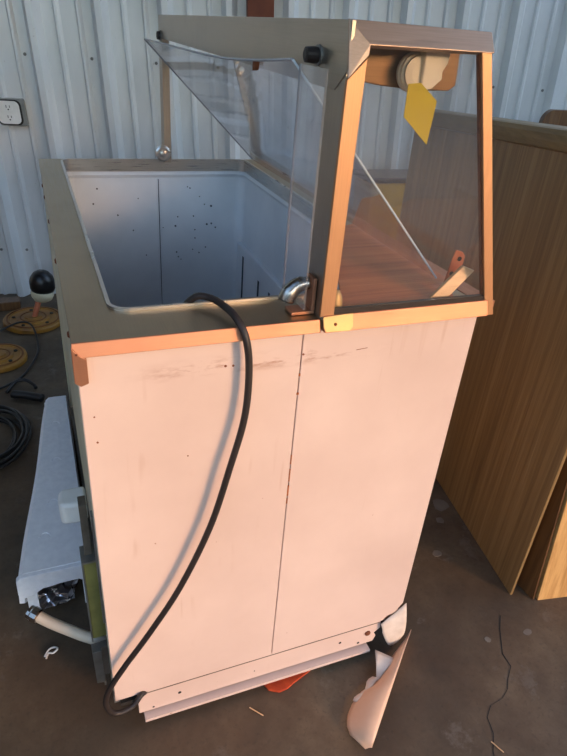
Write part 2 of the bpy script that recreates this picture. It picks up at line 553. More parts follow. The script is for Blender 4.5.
# left side skin: upper sheet, open machine bay below
g = G(); g.box(0.0, 0.010, 0.012, L, 0.40, ZT - 0.012)
sd = g.make('side_panel', 'side', fz, bevel=0.001)
for y, z in ((0.98, 0.895), (0.86, 0.895), (0.42, 0.885), (0.10, 0.885), (0.66, 0.892)):
    G().lathe((0.002, y, z), [(0.006, 0.0), (0.0055, -0.004), (0.003, -0.006)], 10, 'X').make('screw', 'rust_dark', sd)
g = G(); g.box(0.0, 0.012, 0.014, 0.04, 0.13, 0.40)
g.make('frame_upright', 'side', fz)
g = G(); g.box(0.0, 0.012, L - 0.03, L, 0.05, 0.40)
g.make('frame_upright', 'side', fz)
g = G(); g.box(0.0, 0.012, 0.04, L - 0.03, 0.05, 0.075)
g.make('frame_rail', 'galv', fz)
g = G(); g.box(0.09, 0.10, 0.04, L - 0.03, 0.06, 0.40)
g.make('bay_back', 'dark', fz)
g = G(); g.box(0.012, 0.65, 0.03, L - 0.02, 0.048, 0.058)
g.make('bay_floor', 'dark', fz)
# edge moulding that bulges down the side corner
g = G(); g.box(-0.0035, 0.0005, 0.014, 0.03, 0.34, 0.60)
g.make('edge_strip', 'galv', fz)
# right side and back skins
g = G(); g.box(W - 0.010, W, 0.012, L, 0.05, ZT - 0.012)
g.make('side_panel', 'panel', fz, bevel=0.001)
g = G(); g.box(0.010, W - 0.010, L - 0.010, L, 0.05, ZT - 0.012)
g.make('back_panel', 'panel', fz, bevel=0.001)

# stainless rim with the opening
def rrect(x0, x1, y0, y1, r, k=6):
    out = []
    for cx, cy, a0 in ((x1 - r, y1 - r, 0), (x0 + r, y1 - r, 90), (x0 + r, y0 + r, 180), (x1 - r, y0 + r, 270)):
        for i in range(k + 1):
            a = math.radians(a0 + 90 * i / k)
            out.append((cx + r * math.cos(a), cy + r * math.sin(a)))
    return out
inner = rrect(XI, XR, YI, YR, 0.026)
m = len(inner)
def outer_of(p):
    # project radially to the outer rectangle
    cx, cy = (XI + XR) / 2, (YI + YR) / 2
    return p
ox0, ox1, oy0, oy1 = -0.002, W + 0.002, -0.002, L + 0.002
k = m // 4
outer = []
for qi, (cx, cy) in enumerate(((ox1, oy1), (ox0, oy1), (ox0, oy0), (ox1, oy0))):
    for i in range(k):
        outer.append((cx, cy))
# ring faces: every inner corner fan hangs on its outer corner; straight runs are quads
def rim_faces(zi, zo):
    v = [(x, y, zi) for x, y in inner] + [(ox1, oy1, zo), (ox0, oy1, zo), (ox0, oy0, zo), (ox1, oy0, zo)]
    f = []
    for qi in range(4):
        for i in range(k - 1):
            f.append((qi * k + i, qi * k + i + 1, m + qi))
        a = qi * k + k - 1
        b = (qi * k + k) % m
        f.append((a, b, m + (qi + 1) % 4, m + qi))
    return v, f
v1, f1 = rim_faces(ZT, ZT)
v2, f2 = rim_faces(ZT - 0.004, ZT - 0.016)
n1 = len(v1)
f = f1 + [tuple(reversed([i + n1 for i in q])) for q in f2]
f += [(i, (i + 1) % m, n1 + (i + 1) % m, n1 + i) for i in range(m)]
f += [(m + i, n1 + m + i, n1 + m + (i + 1) % 4, m + (i + 1) % 4) for i in range(4)]
rim = build('top_rim', v1 + v2, f, 'steel_rim', fz)
# raised bead round the opening and the bright inner lip
lip_o = rrect(XI - 0.004, XR + 0.004, YI - 0.004, YR + 0.004, 0.030)
lip_i = rrect(XI + 0.002, XR - 0.002, YI + 0.002, YR - 0.002, 0.024)
mm = len(lip_o)
vv = [(x, y, ZT) for x, y in lip_o] + [(x, y, ZT + 0.004) for x, y in lip_o] + [(x, y, ZT + 0.004) for x, y in lip_i] + [(x, y, ZT - 0.032) for x, y in lip_i]
ff = []
for r_ in range(3):
    for i in range(mm):
        j = (i + 1) % mm
        ff.append((r_ * mm + i, r_ * mm + j, (r_ + 1) * mm + j, (r_ + 1) * mm + i))
build('opening_lip', vv, ff, M['steel_lip'], fz)

# white tank liner: walls, floor, stepped bead below the lip
def ring(x0, x1, y0, y1, r, z):
    return [(x, y, z) for x, y in rrect(x0, x1, y0, y1, r)]
tk = ring(XI - 0.002, XR + 0.002, YI - 0.002, YR + 0.002, 0.03, ZT - 0.030)
tk += ring(XI + 0.004, XR - 0.004, YI + 0.004, YR - 0.004, 0.03, ZT - 0.042)
tk += ring(XI - 0.001, XR + 0.001, YI - 0.001, YR + 0.001, 0.03, ZT - 0.052)
tk += ring(XI + 0.003, XR - 0.003, YI + 0.003, YR - 0.003, 0.035, 0.30)
tk += ring(XI + 0.03, XR - 0.03, YI + 0.03, YR - 0.03, 0.03, 0.27)
tf = []
for r_ in range(4):
    for i in range(mm):
        j = (i + 1) % mm
        tf.append((r_ * mm + i, r_ * mm + j, (r_ + 1) * mm + j, (r_ + 1) * mm + i))
tf.append(tuple(range(4 * mm, 5 * mm)))
tank = build('tank_liner', tk, tf, 'liner', fz, smooth=False)
g = G(); g.box(0.3395, 0.3405, YR - 0.0040, YR + 0.002, 0.32, ZT - 0.056)
g.make('liner_seam', 'slot', tank)
# lower step on the right wall with three upright slots
g = G().slab([(XR - 0.016, YI + 0.02, 0.31), (XR - 0.016, YR - 0.012, 0.31), (XR - 0.016, YR - 0.012, 0.655), (XR - 0.016, YI + 0.02, 0.645)], (0.018, 0, 0))
st = g.make('liner_step', 'liner', tank, bevel=0.004)
for y in (1.10, 0.94, 0.84, 0.74, 0.62, 0.50):
    z1 = 0.625 if y > 1.0 else 0.60
    G().box(XR - 0.0175, XR - 0.0150, y - 0.006, y + 0.006, 0.36, z1).make('slot', 'slot', st)
for i in range(26):      # dirt specks on the rear liner wall
    x = random.choice((random.uniform(0.12, 0.6), random.gauss(0.47, 0.03)))
    z = random.uniform(0.60, 0.85)
    r = random.uniform(0.0015, 0.0035)
    G().lathe((x, YR - 0.0008 - 0.001, z), [(r, 0.004), (r, -0.0006)], 6, 'Y').make('dirt_speck', 'slot', tank)

# front edge trim of the rim, folded corner at the left
g = G().hexa([(-0.003, -0.010, ZT - 0.0185), (0.357, -0.010, ZT - 0.0185), (0.357, 0.0, ZT - 0.0185), (-0.003, 0.0, ZT - 0.0185)], [(-0.003, -0.003, ZT + 0.001), (0.357, -0.003, ZT + 0.001), (0.357, 0.0, ZT + 0.001), (-0.003, 0.0, ZT + 0.001)])
g.make('edge_trim', 'steel_x', fz, bevel=0.001)
g = G().slab([(-0.004, -0.0105, ZT - 0.002), (0.008, -0.0105, ZT - 0.0165), (0.0145, -0.0105, ZT - 0.020), (0.0145, -0.007, ZT - 0.060), (0.004, -0.007, ZT - 0.064), (-0.004, -0.007, ZT - 0.058)], (0, 0.0045, 0))
ct = g.make('corner_trim', 'steel_x', fz, bevel=0.001)
G().lathe((0.002, -0.0105, ZT - 0.012), [(0.0018, 0.0), (0.0014, -0.001)], 8, 'Y').make('rivet', 'rust_dark', ct)

# base rail under the panel with its flange, holes and bolt
g = G().slab([(0.046, 0.010, 0.1155), (0.046, 0.010, 0.036), (0.604, 0.010, 0.034), (0.610, 0.010, 0.052), (0.602, 0.010, 0.064), (0.618, 0.010, 0.078), (0.614, 0.010, 0.1155)], (0, 0.016, 0))
rl = g.make('base_rail', 'panel', fz, bevel=0.001)
g = G().slab([(0.056, -0.004, 0.020), (0.592, -0.004, 0.016), (0.592, 0.03, 0.016), (0.056, 0.03, 0.020)], (0, 0, 0.008))
g.make('rail_flange', 'panel', rl, bevel=0.0008)
g = G().slab([(0.052, 0.020, 0.062), (0.052, 0.020, 0.022), (0.60, 0.020, 0.018), (0.60, 0.020, 0.056)], (0, 0.006, 0))
g.make('rail_web', 'dark', rl)
G().box(0.048, 0.612, 0.0092, 0.0102, 0.0985, 0.1003).make('rail_joint', 'channel', rl)
for x, z, r in ((0.132, 0.066, 0.0038), (0.076, 0.044, 0.0025), (0.512, 0.066, 0.0035), (0.563, 0.044, 0.0035), (0.30, 0.06, 0.0015)):
    G().lathe((x, 0.0102, z), [(r, 0.0), (r, -0.0006)], 10, 'Y').make('rail_hole', 'dark', rl)
G().lathe((0.584, 0.010, 0.072), [(0.0075, 0.0), (0.0075, -0.003), (0.004, -0.005)], 8, 'Y').make('bolt', 'rust_dark', rl)
for x in (0.07, 0.57):
    for y in (0.10, 1.08):
        G().lathe((x, y, 0.0), [(0.02, 0.0), (0.02, 0.01), (0.012, 0.014), (0.012, 0.05)], 12).make('foot', 'dark', fz)
# torn white skin hanging at the lower right corner
def flap(u, v):
    x = 0.612 + 0.060 * u
    zt = 0.100 + 0.052 * u
    zb = 0.072 - 0.050 * math.sin(math.pi * min(u * 0.95, 1.0)) - 0.016 * u
    z = zt + (zb - zt) * v
    return (x + 0.008 * v, 0.004 - 0.012 * math.sin(2.2 * v) * (0.4 + 0.6 * u), z)
G().sheet(flap, 8, 6, 0.0015).make('torn_skin', 'paper', fz, smooth=True)

# machine bay pieces that stick out on the left
g = G(); g.box(-0.025, 0.002, 0.060, 0.085, 0.245, 0.452)
ol = g.make('control_box', 'olive', fz, bevel=0.002)
g = G(); g.box(-0.0275, 0.003, 0.058, 0.100, 0.452, 0.457)
g.make('box_lid', 'galv', ol)
g = G(); g.box(-0.0275, -0.0245, 0.0575, 0.088, 0.24, 0.455)
g.make('box_flange', 'galv', ol)
g = G(); g.box(-0.020, -0.007, 0.075, 0.10, 0.452, 0.575)
g.make('conduit_channel', 'channel', fz, bevel=0.001)
g = G().slab([(-0.030, 0.062, 0.200), (-0.012, 0.062, 0.200), (-0.010, 0.062, 0.086), (-0.014, 0.062, 0.086), (-0.0145, 0.062, 0.098), (-0.028, 0.062, 0.100)], (0, 0.022, 0))
g.make('mounting_bracket', 'galv', fz, bevel=0.0008)
g = G().box(-0.012, 0.0, 0.07, 0.085, 0.11, 0.20)
g.make('bracket_tab', 'galv', fz)
hp = smooth_path([(0.04, 0.095, 0.160), (-0.005, 0.100, 0.178), (-0.035, 0.112, 0.188), (-0.067, 0.130, 0.199), (-0.103, 0.155, 0.208), (-0.132, 0.178, 0.217)], 6)
hs = G().tube(hp, 0.0115, 12).make('drain_hose', 'hose', fz, smooth=True)
e1, e0 = hp[-1], hp[-5]
ad = (e1 - e0).normalized()
sx = ad.cross(Vector((0, 0, 1))).normalized()
sy = ad.cross(sx)
G().lathe(e1 - ad * 0.012, [(0.0125, 0.0), (0.0155, 0.003), (0.0155, 0.016), (0.014, 0.018), (0.014, 0.024), (0.011, 0.0245)], 12, (sx, sy, ad)).make('hose_fitting', 'chrome', hs)
# white plastic drip cup clipped to the side
g = G(); g.box(-0.046, 0.0, 0.14, 0.30, 0.415, 0.46)
g = G().slab([(-0.004, 0.168, 0.448), (-0.048, 0.170, 0.448), (-0.055, 0.178, 0.448), (-0.053, 0.215, 0.448), (-0.045, 0.222, 0.448), (-0.003, 0.222, 0.448)], (0, 0, 0.050))
g.make('drip_cup', 'plastic', fz, bevel=0.008, segs=3)

# ---- the glass display case bolted on the freezer (parts of the freezer)
CX0, CXT, CXB = 0.356, 0.566, 0.688       # left face, right edge at the top, right edge at the bottom
CZ0, CZ1 = ZT, 1.313
def slant(z):
    return CXB + (CXT - CXB) * (z - 0.90) / (1.29 - 0.90)
# front left angle post: front face and deep left face
g = G()
g.hexa([(CX0, -0.004, CZ0 + 0.005), (0.379, -0.004, CZ0 + 0.005), (0.379, 0.002, CZ0 + 0.005), (CX0, 0.002, CZ0 + 0.005)],
       [(CX0, -0.004, 1.248), (0.381, -0.004, 1.274), (0.381, 0.002, 1.274), (CX0, 0.002, 1.248)])
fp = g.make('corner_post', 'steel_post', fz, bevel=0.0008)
g = G(); g.box(CX0 + 0.001, CX0 + 0.004, 0.002, 0.062, CZ0, 1.27)
g.make('post_return', 'steel_v', fp)
# miter plate at the upper left front corner
g = G().slab([(CX0 - 0.001, 0.006, 1.314), (0.381, -0.0075, 1.289), (0.380, -0.0085, 1.277), (CX0 - 0.001, -0.0085, 1.250)], (0, 0.004, 0))
g.make('miter_plate', 'steel_dull', fz, bevel=0.0008)
# front top fascia
g = G().slab([(CX0, 0.010, 1.314), (0.381, -0.006, 1.288), (CXT + 0.003, -0.006, 1.290), (CXT + 0.004, 0.010, 1.314)], (0, 0.012, -0.004))
g.make('front_fascia', 'steel_dull', fz, bevel=0.001)
# right slanted post, front and rear
for y0, y1 in ((-0.004, 0.008), (1.182, 1.194)):
    g = G()
    zb, zt = 0.898, 1.290
    g.hexa([(slant(zb) - 0.018, y0, zb), (slant(zb), y0, zb), (slant(zb), y1, zb), (slant(zb) - 0.018, y1, zb)],
           [(slant(zt) - 0.016, y0, zt), (slant(zt), y0, zt), (slant(zt), y1, zt), (slant(zt) - 0.016, y1, zt)])
    g.make('slanted_post', 'steel_post' if y0 < 0.5 else 'steel_v', fz, bevel=0.0008)  # near post in the sun-tinted steel, rear post in the greyer one
# dark gasket inside the near slanted post
g = G()
g.hexa([(slant(0.93) - 0.020, 0.001, 0.93), (slant(0.93) - 0.018, 0.001, 0.93), (slant(0.93) - 0.018, 0.007, 0.93), (slant(0.93) - 0.020, 0.007, 0.93)],
       [(slant(1.287) - 0.018, 0.001, 1.287), (slant(1.287) - 0.016, 0.001, 1.287), (slant(1.287) - 0.016, 0.007, 1.287), (slant(1.287) - 0.018, 0.007, 1.287)])
g.make('gasket', 'rust_dark', fz)
# rear left post with round hinge washer
g = G(); g.box(CX0, CX0 + 0.020, 1.150, 1.192, CZ0, 1.25)
rp = g.make('corner_post', 'steel_v', fz)
g = G().lathe((CX0 - 0.006, 1.150, 0.948), [(0.023, 0.0), (0.023, -0.010), (0.018, -0.013), (0.011, -0.013), (0.010, -0.019), (0.004, -0.021)], 20, 'Y')
g.make('hinge_washer', 'steel_lip', rp)
# base trim of the case on the front
g = G().hexa([(0.362, -0.014, 0.902), (0.668, -0.014, 0.902), (0.668, -0.002, 0.902), (0.362, -0.002, 0.902)], [(0.362, -0.0055, 0.927), (0.668, -0.0055, 0.927), (0.668, -0.002, 0.927), (0.362, -0.002, 0.927)])
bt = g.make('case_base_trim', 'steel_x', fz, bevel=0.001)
g = G().slab([(0.360, -0.0070, 0.926), (0.360, -0.0125, 0.910), (0.364, -0.0148, 0.904), (0.404, -0.0150, 0.902), (0.410, -0.0132, 0.908), (0.411, -0.0064, 0.928)], (0, 0.002, 0))
br = g.make('trim_end_plate', 'brass', bt, bevel=0.0006)
G().lathe((0.380, -0.0105, 0.914), [(0.003, 0.0), (0.002, -0.0022)], 10, 'Y').make('rivet', 'rust_dark', br)
g = G(); g.box(0.379, 0.672, -0.002, 0.006, 0.926, 0.935)
g.make('glass_channel', 'rubber', fz)
# long left fascia, lower edge dips towards the front, chamfered near corner
g = G().slab([(CX0, 0.0, 1.313), (CX0, 0.0, 1.256), (CX0, 0.030, 1.233), (CX0, 1.194, 1.250), (CX0, 1.194, 1.306)], (0.006, 0, 0))
lf = g.make('side_fascia', 'steel', fz, bevel=0.001)
# round rubber bumpers on the fascia
for y, z, r, h in ((0.088, 1.270, 0.0105, 0.021), (1.160, 1.256, 0.011, 0.012)):
    b_ = G().lathe((CX0, y, z), [(r * 0.92, 0.0), (r, -h * 0.35), (r * 0.9, -h * 0.92), (r * 0.55, -h)], 18, 'X').make('bumper', 'rubber', lf)
    G().lathe((CX0, y, z), [(r * 1.25, 0.0), (r * 1.25, -0.0025)], 18, 'X').make('bumper_washer', 'galv', lf)
# top cover, right and rear fascias
g = G().slab([(CX0 + 0.002, 0.016, 1.3122), (CXT, 0.016, 1.3122), (CXT, 1.196, 1.3055), (CX0 + 0.002, 1.196, 1.3055)], (0, 0, -0.004))
g.make('top_cover', 'steel', fz)
g = G(); g.box(CXT - 0.006, CXT, 0.016, 1.196, 1.290, 1.306)
g.make('right_fascia', 'steel', fz)
g = G(); g.box(CX0 + 0.006, CXT - 0.006, 1.188, 1.196, 1.285, 1.306)
g.make('rear_fascia', 'steel', fz)
# glass
def pane(y):
    return [(0.378, y, 0.930), (slant(0.930) - 0.016, y, 0.930), (slant(1.29) - 0.014, y, 1.29), (0.378, y, 1.29)]
G().slab(pane(0.000), (0, 0.004, 0)).make('end_glass', 'end_glass', fz)
G().slab([(slant(0.92) - 0.006, 0.010, 0.92), (slant(0.92) - 0.006, 1.18, 0.92), (slant(1.29) - 0.006, 1.18, 1.29), (slant(1.29) - 0.006, 0.010, 1.29)], (0.004, 0, 0)).make('front_glass', 'front_glass', fz)
# bottom rail under the slanted glass along the right edge
g = G(); g.box(0.655, 0.690, 0.002, 1.192, 0.898, 0.9215)
g.make('glass_rail', 'steel_x', fz)
# small upright clear guard beside the front post, with hinge block and angle
g = G(); g.box(0.336, 0.339, 0.016, 0.104, 0.930, 1.258)
cg = g.make('clear_guard', 'acrylic', fz)
G().tube([(0.3375, 0.1045, 0.930), (0.3375, 0.1045, 1.258)], 0.0016, 6).make('guard_edge', 'acrylic_rim', cg)
g = G().tube(smooth_path([(0.352, 0.036, 0.966), (0.336, 0.040, 0.962), (0.322, 0.040, 0.952), (0.316, 0.040, 0.938)], 4), [0.010] * 3 + [0.012] * 5 + [0.013] * 5, 12)
hb = g.make('hinge_block', 'chrome', fz, smooth=True)
g = G().box(0.318, 0.356, 0.018, 0.046, 0.921, 0.926)
g.box(0.350, 0.356, 0.018, 0.046, 0.926, 0.978)
g.make('hinge_angle', 'steel_x', hb, bevel=0.001)
# reflector trough along the top and the lamp holder at its near end
TR = [(0.398, 1.288), (0.400, 1.262), (0.408, 1.249), (0.424, 1.243), (0.452, 1.240), (0.49, 1.238), (0.53, 1.237), (0.564, 1.238), (0.573, 1.244), (0.572, 1.262), (0.570, 1.288)]
def trough(u, v):
    t = u * (len(TR) - 1)
    i = min(int(t), len(TR) - 2)
    t -= i
    a, b = TR[i], TR[i + 1]
    return (a[0] + (b[0] - a[0]) * t, 0.075 + 1.08 * v, a[1] + (b[1] - a[1]) * t)
rf = G().sheet(trough, 10, 4, 0.002).make('lamp_reflector', 'oak_dark', fz, smooth=True)
rf.data.materials.clear(); rf.data.materials.append(m_steel('reflector_metal', (150, 112, 76), (132, 96, 62), 0.45, (4, 4, 160), 0.5))
G().slab([(x, 0.074, z) for x, z in TR], (0, 0.002, 0)).make('reflector_end', rf.data.materials[0], rf)
g = G().lathe((0.492, 0.066, 1.258), [(0.026, 0.0), (0.027, -0.006), (0.025, -0.008), (0.025, -0.012), (0.022, -0.014), (0.022, -0.018), (0.012, -0.020)], 24, 'Y')
lh = g.make('lamp_holder', 'cream', rf, smooth=False)
g = G().slab([(0.492, 0.040, 1.292), (0.534, 0.040, 1.292), (0.531, 0.040, 1.272), (0.525, 0.040, 1.262), (0.526, 0.040, 1.252), (0.512, 0.040, 1.240), (0.494, 0.040, 1.236)], (0, 0.02, 0))
g.make('holder_body', 'cream', lh, bevel=0.002)
# yellow diamond sticker on the inside of the glass
G().slab([(0.451, 0.0055, 1.247), (0.470, 0.0055, 1.249), (0.500, 0.0055, 1.228), (0.496, 0.0055, 1.172), (0.452, 0.0055, 1.207)], (0, 0.0008, 0)).make('yellow_sticker', 'yellow', fz)
# bullet shaped corner catch inside the glass
G().lathe((0.392, 0.022, 0.921), [(0.012, 0.0), (0.012, 0.012), (0.010, 0.026), (0.006, 0.034), (0.002, 0.036)], 14).make('corner_catch', 'brass', fz, smooth=True)

# ---------------------------------------------------------------- loose things in and on the freezer
# warped clear sheet leaning across the case
def bil(u, v):
    # u from the near edge to the far edge, v from the top edge to the bottom edge
    tn, bn = Vector((0.328, 0.112, 1.262)), Vector((0.626, 0.092, 0.9335))
    tfar, bfar = Vector((0.300, 1.095, 1.246)), Vector((0.632, 1.135, 0.9335))
    p = tn.lerp(tfar, u).lerp(bn.lerp(bfar, u), v)
    s = math.sin(math.pi * u)
    p.x += 0.010 * s * (1 - v)
    p.z -= 0.012 * s * (1 - v) + 0.003 * math.sin(2 * math.pi * u) * (1 - v)
    return p
ac = G().sheet(bil, 16, 8, 0.0025).make('acrylic_sheet', 'acrylic', None, smooth=False)
tag(ac, 'warped clear plastic sheet leaning diagonally inside the glass case', 'plastic sheet')
# bright cut edge of the sheet
ep = [bil(0, i / 10) + Vector((0, -0.002, 0)) for i in range(11)]
G().tube(ep, 0.0018, 6).make('cut_edge', 'acrylic_edge', ac)
G().tube([bil(1, i / 10) for i in range(11)], 0.0022, 6).make('cut_edge', 'acrylic_rim', ac)
G().tube([bil(i / 24, 0) for i in range(25)], 0.0022, 6).make('cut_edge', 'acrylic_rim', ac)
# small brown clip at its top edge
g = G().slab([bil(0.16, 0.01) + Vector(d) for d in ((-0.004, -0.006, 0.004), (-0.004, 0.010, 0.004), (-0.004, 0.008, -0.012), (-0.004, -0.002, -0.010))], (0.007, 0, 0))
g.make('brown_clip', 'rust_dark', ac)

# plywood offcut on the rim inside the case
bd = G().slab([(0.405, 0.020, 0.9255), (0.612, 0.016, 0.9255), (0.655, 0.095, 0.9255), (0.640, 0.44, 0.9255), (0.565, 0.41, 0.9255)], (0, 0, 0.004)).make('plywood_board', 'ply', None, bevel=0.0008)
tag(bd, 'brown plywood offcut lying on the rim inside the glass case', 'board')
g = G().slab([(0.566, 0.016, 0.9305), (0.600, 0.014, 0.9305), (0.650, 0.024, 0.970), (0.628, 0.028, 0.978)], (0.0, 0.006, 0.0))
tag(g.make('wood_slat', 'slat', None, bevel=0.0008), 'pale narrow slat beside the plywood offcut in the glass case', 'slat')
g = G().slab([(0.622, 0.062, 0.9305), (0.645, 0.060, 0.9305), (0.654, 0.062, 0.963), (0.655, 0.062, 0.982), (0.648, 0.062, 0.990), (0.634, 0.062, 0.994), (0.629, 0.062, 0.976)], (0.0, 0.002, 0.0))
tg = g.make('bracket_tab', 'copper', None, bevel=0.0006)
tag(tg, 'small metal bracket tab with two holes on the plywood in the case', 'bracket')
for hx, hz in ((0.644, 0.978), (0.634, 0.952)):
    G().lathe((hx, 0.0616, hz), [(0.0042, 0.0), (0.0042, -0.001)], 10, 'Y').make('hole', 'dark', tg)

# black power cord over the rim and down the panel
cp = smooth_path([(0.150, 0.135, 0.80), (0.160, 0.118, 0.88), (0.183, 0.092, 0.930), (0.204, 0.072, 0.938), (0.219, 0.040, 0.936), (0.226, 0.005, 0.932), (0.235, -0.016, 0.908),
                  (0.2405, -0.020, 0.855), (0.236, -0.023, 0.776), (0.214, -0.026, 0.683), (0.182, -0.026, 0.561), (0.129, -0.026, 0.432), (0.072, -0.026, 0.332),
                  (0.023, -0.024, 0.253), (-0.009, -0.021, 0.191), (-0.017, -0.019, 0.145), (-0.003, -0.018, 0.108), (0.030, -0.014, 0.106), (0.050, -0.006, 0.122), (0.060, 0.004, 0.114)], 8)
tag(G().tube(cp, 0.0056, 10).make('power_cord', 'rubber', None, smooth=True), 'black power cord hanging from the tank down the white end panel', 'cord')

# ---------------------------------------------------------------- right: wood panels
pa = Vector((1.056, 0.037, 0)); pd = Vector((0.1705, 0.9854, 0)); pn = Vector((0.9854, -0.1705, 0))
def AP(s, z, d=0.0):
    return pa + pd * s + pn * d + Vector((0, 0, z))
wp = thing('laminate_counter', (1.2, 0.8, 0), 'tall brown wood-grain counter panel standing right of the freezer', 'counter')
LA = 1.18
g = G().slab([AP(0, 0), AP(LA, 0), AP(LA, 1.130 - 0.068 * LA), AP(0, 1.130)], pn * 0.008)
g.make('wood_panel', 'oak', wp, bevel=0.0015)
prof_b = [(0.0, -0.050), (-0.010, -0.046), (-0.013, -0.030), (-0.013, -0.014), (-0.008, -0.003), (0.0, 0.0), (0.055, 0.002), (0.055, -0.050)]
def band(s):
    zt = 1.172 - 0.068 * s
    return [AP(s, zt + h, d) for d, h in prof_b]
a_, b_ = band(-0.01), band(LA + 0.01)
kk = len(prof_b)
build('edge_band', a_ + b_, [tuple(range(kk)), tuple(range(kk, 2 * kk))[::-1]] + [(i, (i + 1) % kk, kk + (i + 1) % kk, kk + i) for i in range(kk)], 'oak_edge', wp)
# dark board behind it
g = G().slab([(1.096, 0.150, 0), (1.106, 0.004, 0), (1.115, 0.108, 1.05), (1.110, 0.26, 1.05)], (0.006, 0.0, 0))
tag(g.make('dark_board', 'oak_dark', None, bevel=0.001), 'dark brown board edge wedged behind the big wood-grain panel', 'board')
# sunlit pale oak board leaning at the far right
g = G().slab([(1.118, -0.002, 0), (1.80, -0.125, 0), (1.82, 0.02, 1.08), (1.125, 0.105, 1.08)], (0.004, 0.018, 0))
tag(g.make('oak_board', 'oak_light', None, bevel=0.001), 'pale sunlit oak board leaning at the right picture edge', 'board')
# second counter with a rounded top behind
rt = thing('rounded_tabletop', (2.1, 1.5, 0), 'brown tabletop with rounded corner standing behind the wood-grain counter', 'tabletop')
pts = []
for i in range(9):
    a = math.radians(180 - 90 * i / 8)
    pts.append((1.970 + 0.05 * math.cos(a), 1.30, 1.045 + 0.05 * math.sin(a)))
pts += [(2.75, 1.22, 1.10), (2.75, 1.22, 0.0), (1.92, 1.30, 0.0)]
G().slab(pts, (0.01, 0.03, 0)).make('table_top', 'oak_dark', rt)
# yellow bin by the back wall, seen through the case glass
yb = thing('yellow_bin', (1.66, 1.80, 0), 'yellow bin with dark lid by the back wall seen through the glass case', 'bin')
g = G().hexa([(1.47, 1.76, 0), (1.83, 1.76, 0), (1.83, 1.90, 0), (1.47, 1.90, 0)], [(1.43, 1.74, 0.71), (1.87, 1.74, 0.71), (1.87, 1.92, 0.71), (1.43, 1.92, 0.71)])
g.make('bin_body', 'yellow_paint', yb, bevel=0.01)
g = G().hexa([(1.42, 1.73, 0.711), (1.88, 1.73, 0.711), (1.88, 1.93, 0.711), (1.42, 1.93, 0.711)], [(1.42, 1.73, 0.735), (1.88, 1.73, 0.735), (1.88, 1.93, 0.735), (1.42, 1.93, 0.735)])
g.make('bin_lid', 'black', yb, bevel=0.006)

# ---------------------------------------------------------------- back wall fittings
ol = thing('wall_outlet', wallpt(-0.03, 0.84, 0.0), 'white duplex outlet in a metal box on the ribbed wall', 'outlet')
def wp_(s, z, d):
    return wallpt(s, z, d)
def wall_slab(pts, d0, d1):
    return G().hexa([wp_(s, z, d0) for s, z in pts], [wp_(s, z, d1) for s, z in pts])
def rr2(cx, cz, w, h, r, k=4):
    return [(cx + (x - 0.5) * 1, cz + (y - 0.5) * 1) for x, y in rrect(0.5 - w / 2, 0.5 + w / 2, 0.5 - h / 2, 0.5 + h / 2, r, k)]
oc, oz = -0.030, 0.886
wall_slab(rr2(oc + 0.010, oz, 0.118, 0.112, 0.012), 0.0, 0.038).make('metal_box', 'galv', ol)
wall_slab(rr2(oc, oz, 0.108, 0.104, 0.022), 0.038, 0.042).make('box_rim', 'dark', ol)
cv = wall_slab(rr2(oc - 0.001, oz, 0.094, 0.094, 0.020), 0.042, 0.046).make('cover_plate', 'plastic', ol)
for dz in (0.021, -0.021):
    so = wall_slab(rr2(oc, oz + dz, 0.034, 0.030, 0.012), 0.046, 0.049).make('socket', 'plastic', ol)
    for dx, hh in ((-0.007, 0.011), (0.007, 0.009)):
        wall_slab([(oc + dx - 0.0014, oz + dz + 0.002 - hh / 2 + 0.002), (oc + dx + 0.0014, oz + dz + 0.002 - hh / 2 + 0.002), (oc + dx + 0.0014, oz + dz + hh / 2 + 0.004), (oc + dx - 0.0014, oz + dz + hh / 2 + 0.004)], 0.0485, 0.0496).make('slot', 'dark', so)
    wall_slab(rr2(oc, oz + dz - 0.008, 0.006, 0.006, 0.0029), 0.0485, 0.0496).make('slot', 'dark', so)
# red-brown steel upright fixed on the wall above the freezer
s_a = (Vector((1.01, 2.232, 0)) - worg).dot(wu) + 0.057 * 1.37
sb = wall_slab([(s_a - 0.060, 1.315), (s_a + 0.058, 1.315), (s_a + 0.058, 3.2), (s_a - 0.060, 3.2)], 0.031, 0.075).make('steel_upright', 'redbrown', None, bevel=0.002)
tag(sb, 'red-brown steel upright fixed to the ribbed wall above the freezer', 'post')

# ---------------------------------------------------------------- left floor things
# foam packing block
def fprof(y):
    return -0.176 + (y - 0.36) * 0.118
fb = thing('foam_block', (-0.09, 0.7, 0), 'long white foam packing block on the floor beside the freezer', 'foam')
def fx(y): return -0.172 + (y - 0.34) * 0.121
H1 = 0.17
ny = 14
pts_t = []
G_ = G()
top, bot = [], []
for i in range(ny + 1):
    y = 0.345 + (1.10 - 0.345) * i / ny
    top.append((y, fx(y) + 0.002 * math.sin(9 * y)))
sec = lambda y, xl, zb: [(xl, y, zb), (xl + 0.001, y, H1 - 0.014), (xl + 0.005, y, H1 - 0.005), (xl + 0.014, y, H1), (-0.012, y, H1 + 0.002), (-0.006, y, H1 - 0.006), (-0.006, y, zb)]
v, f = [], []
for i, (y, xl) in enumerate(top):
    zb = 0.0 if i > 1 else 0.11
    v += sec(y - (0.01 if i == 0 else 0), xl, 0.0)
for i in range(ny):
    for q in range(7):
        f.append((i * 7 + q, i * 7 + (q + 1) % 7, (i + 1) * 7 + (q + 1) % 7, (i + 1) * 7 + q))
f += [tuple(range(7))[::-1], tuple(range(ny * 7, ny * 7 + 7))]
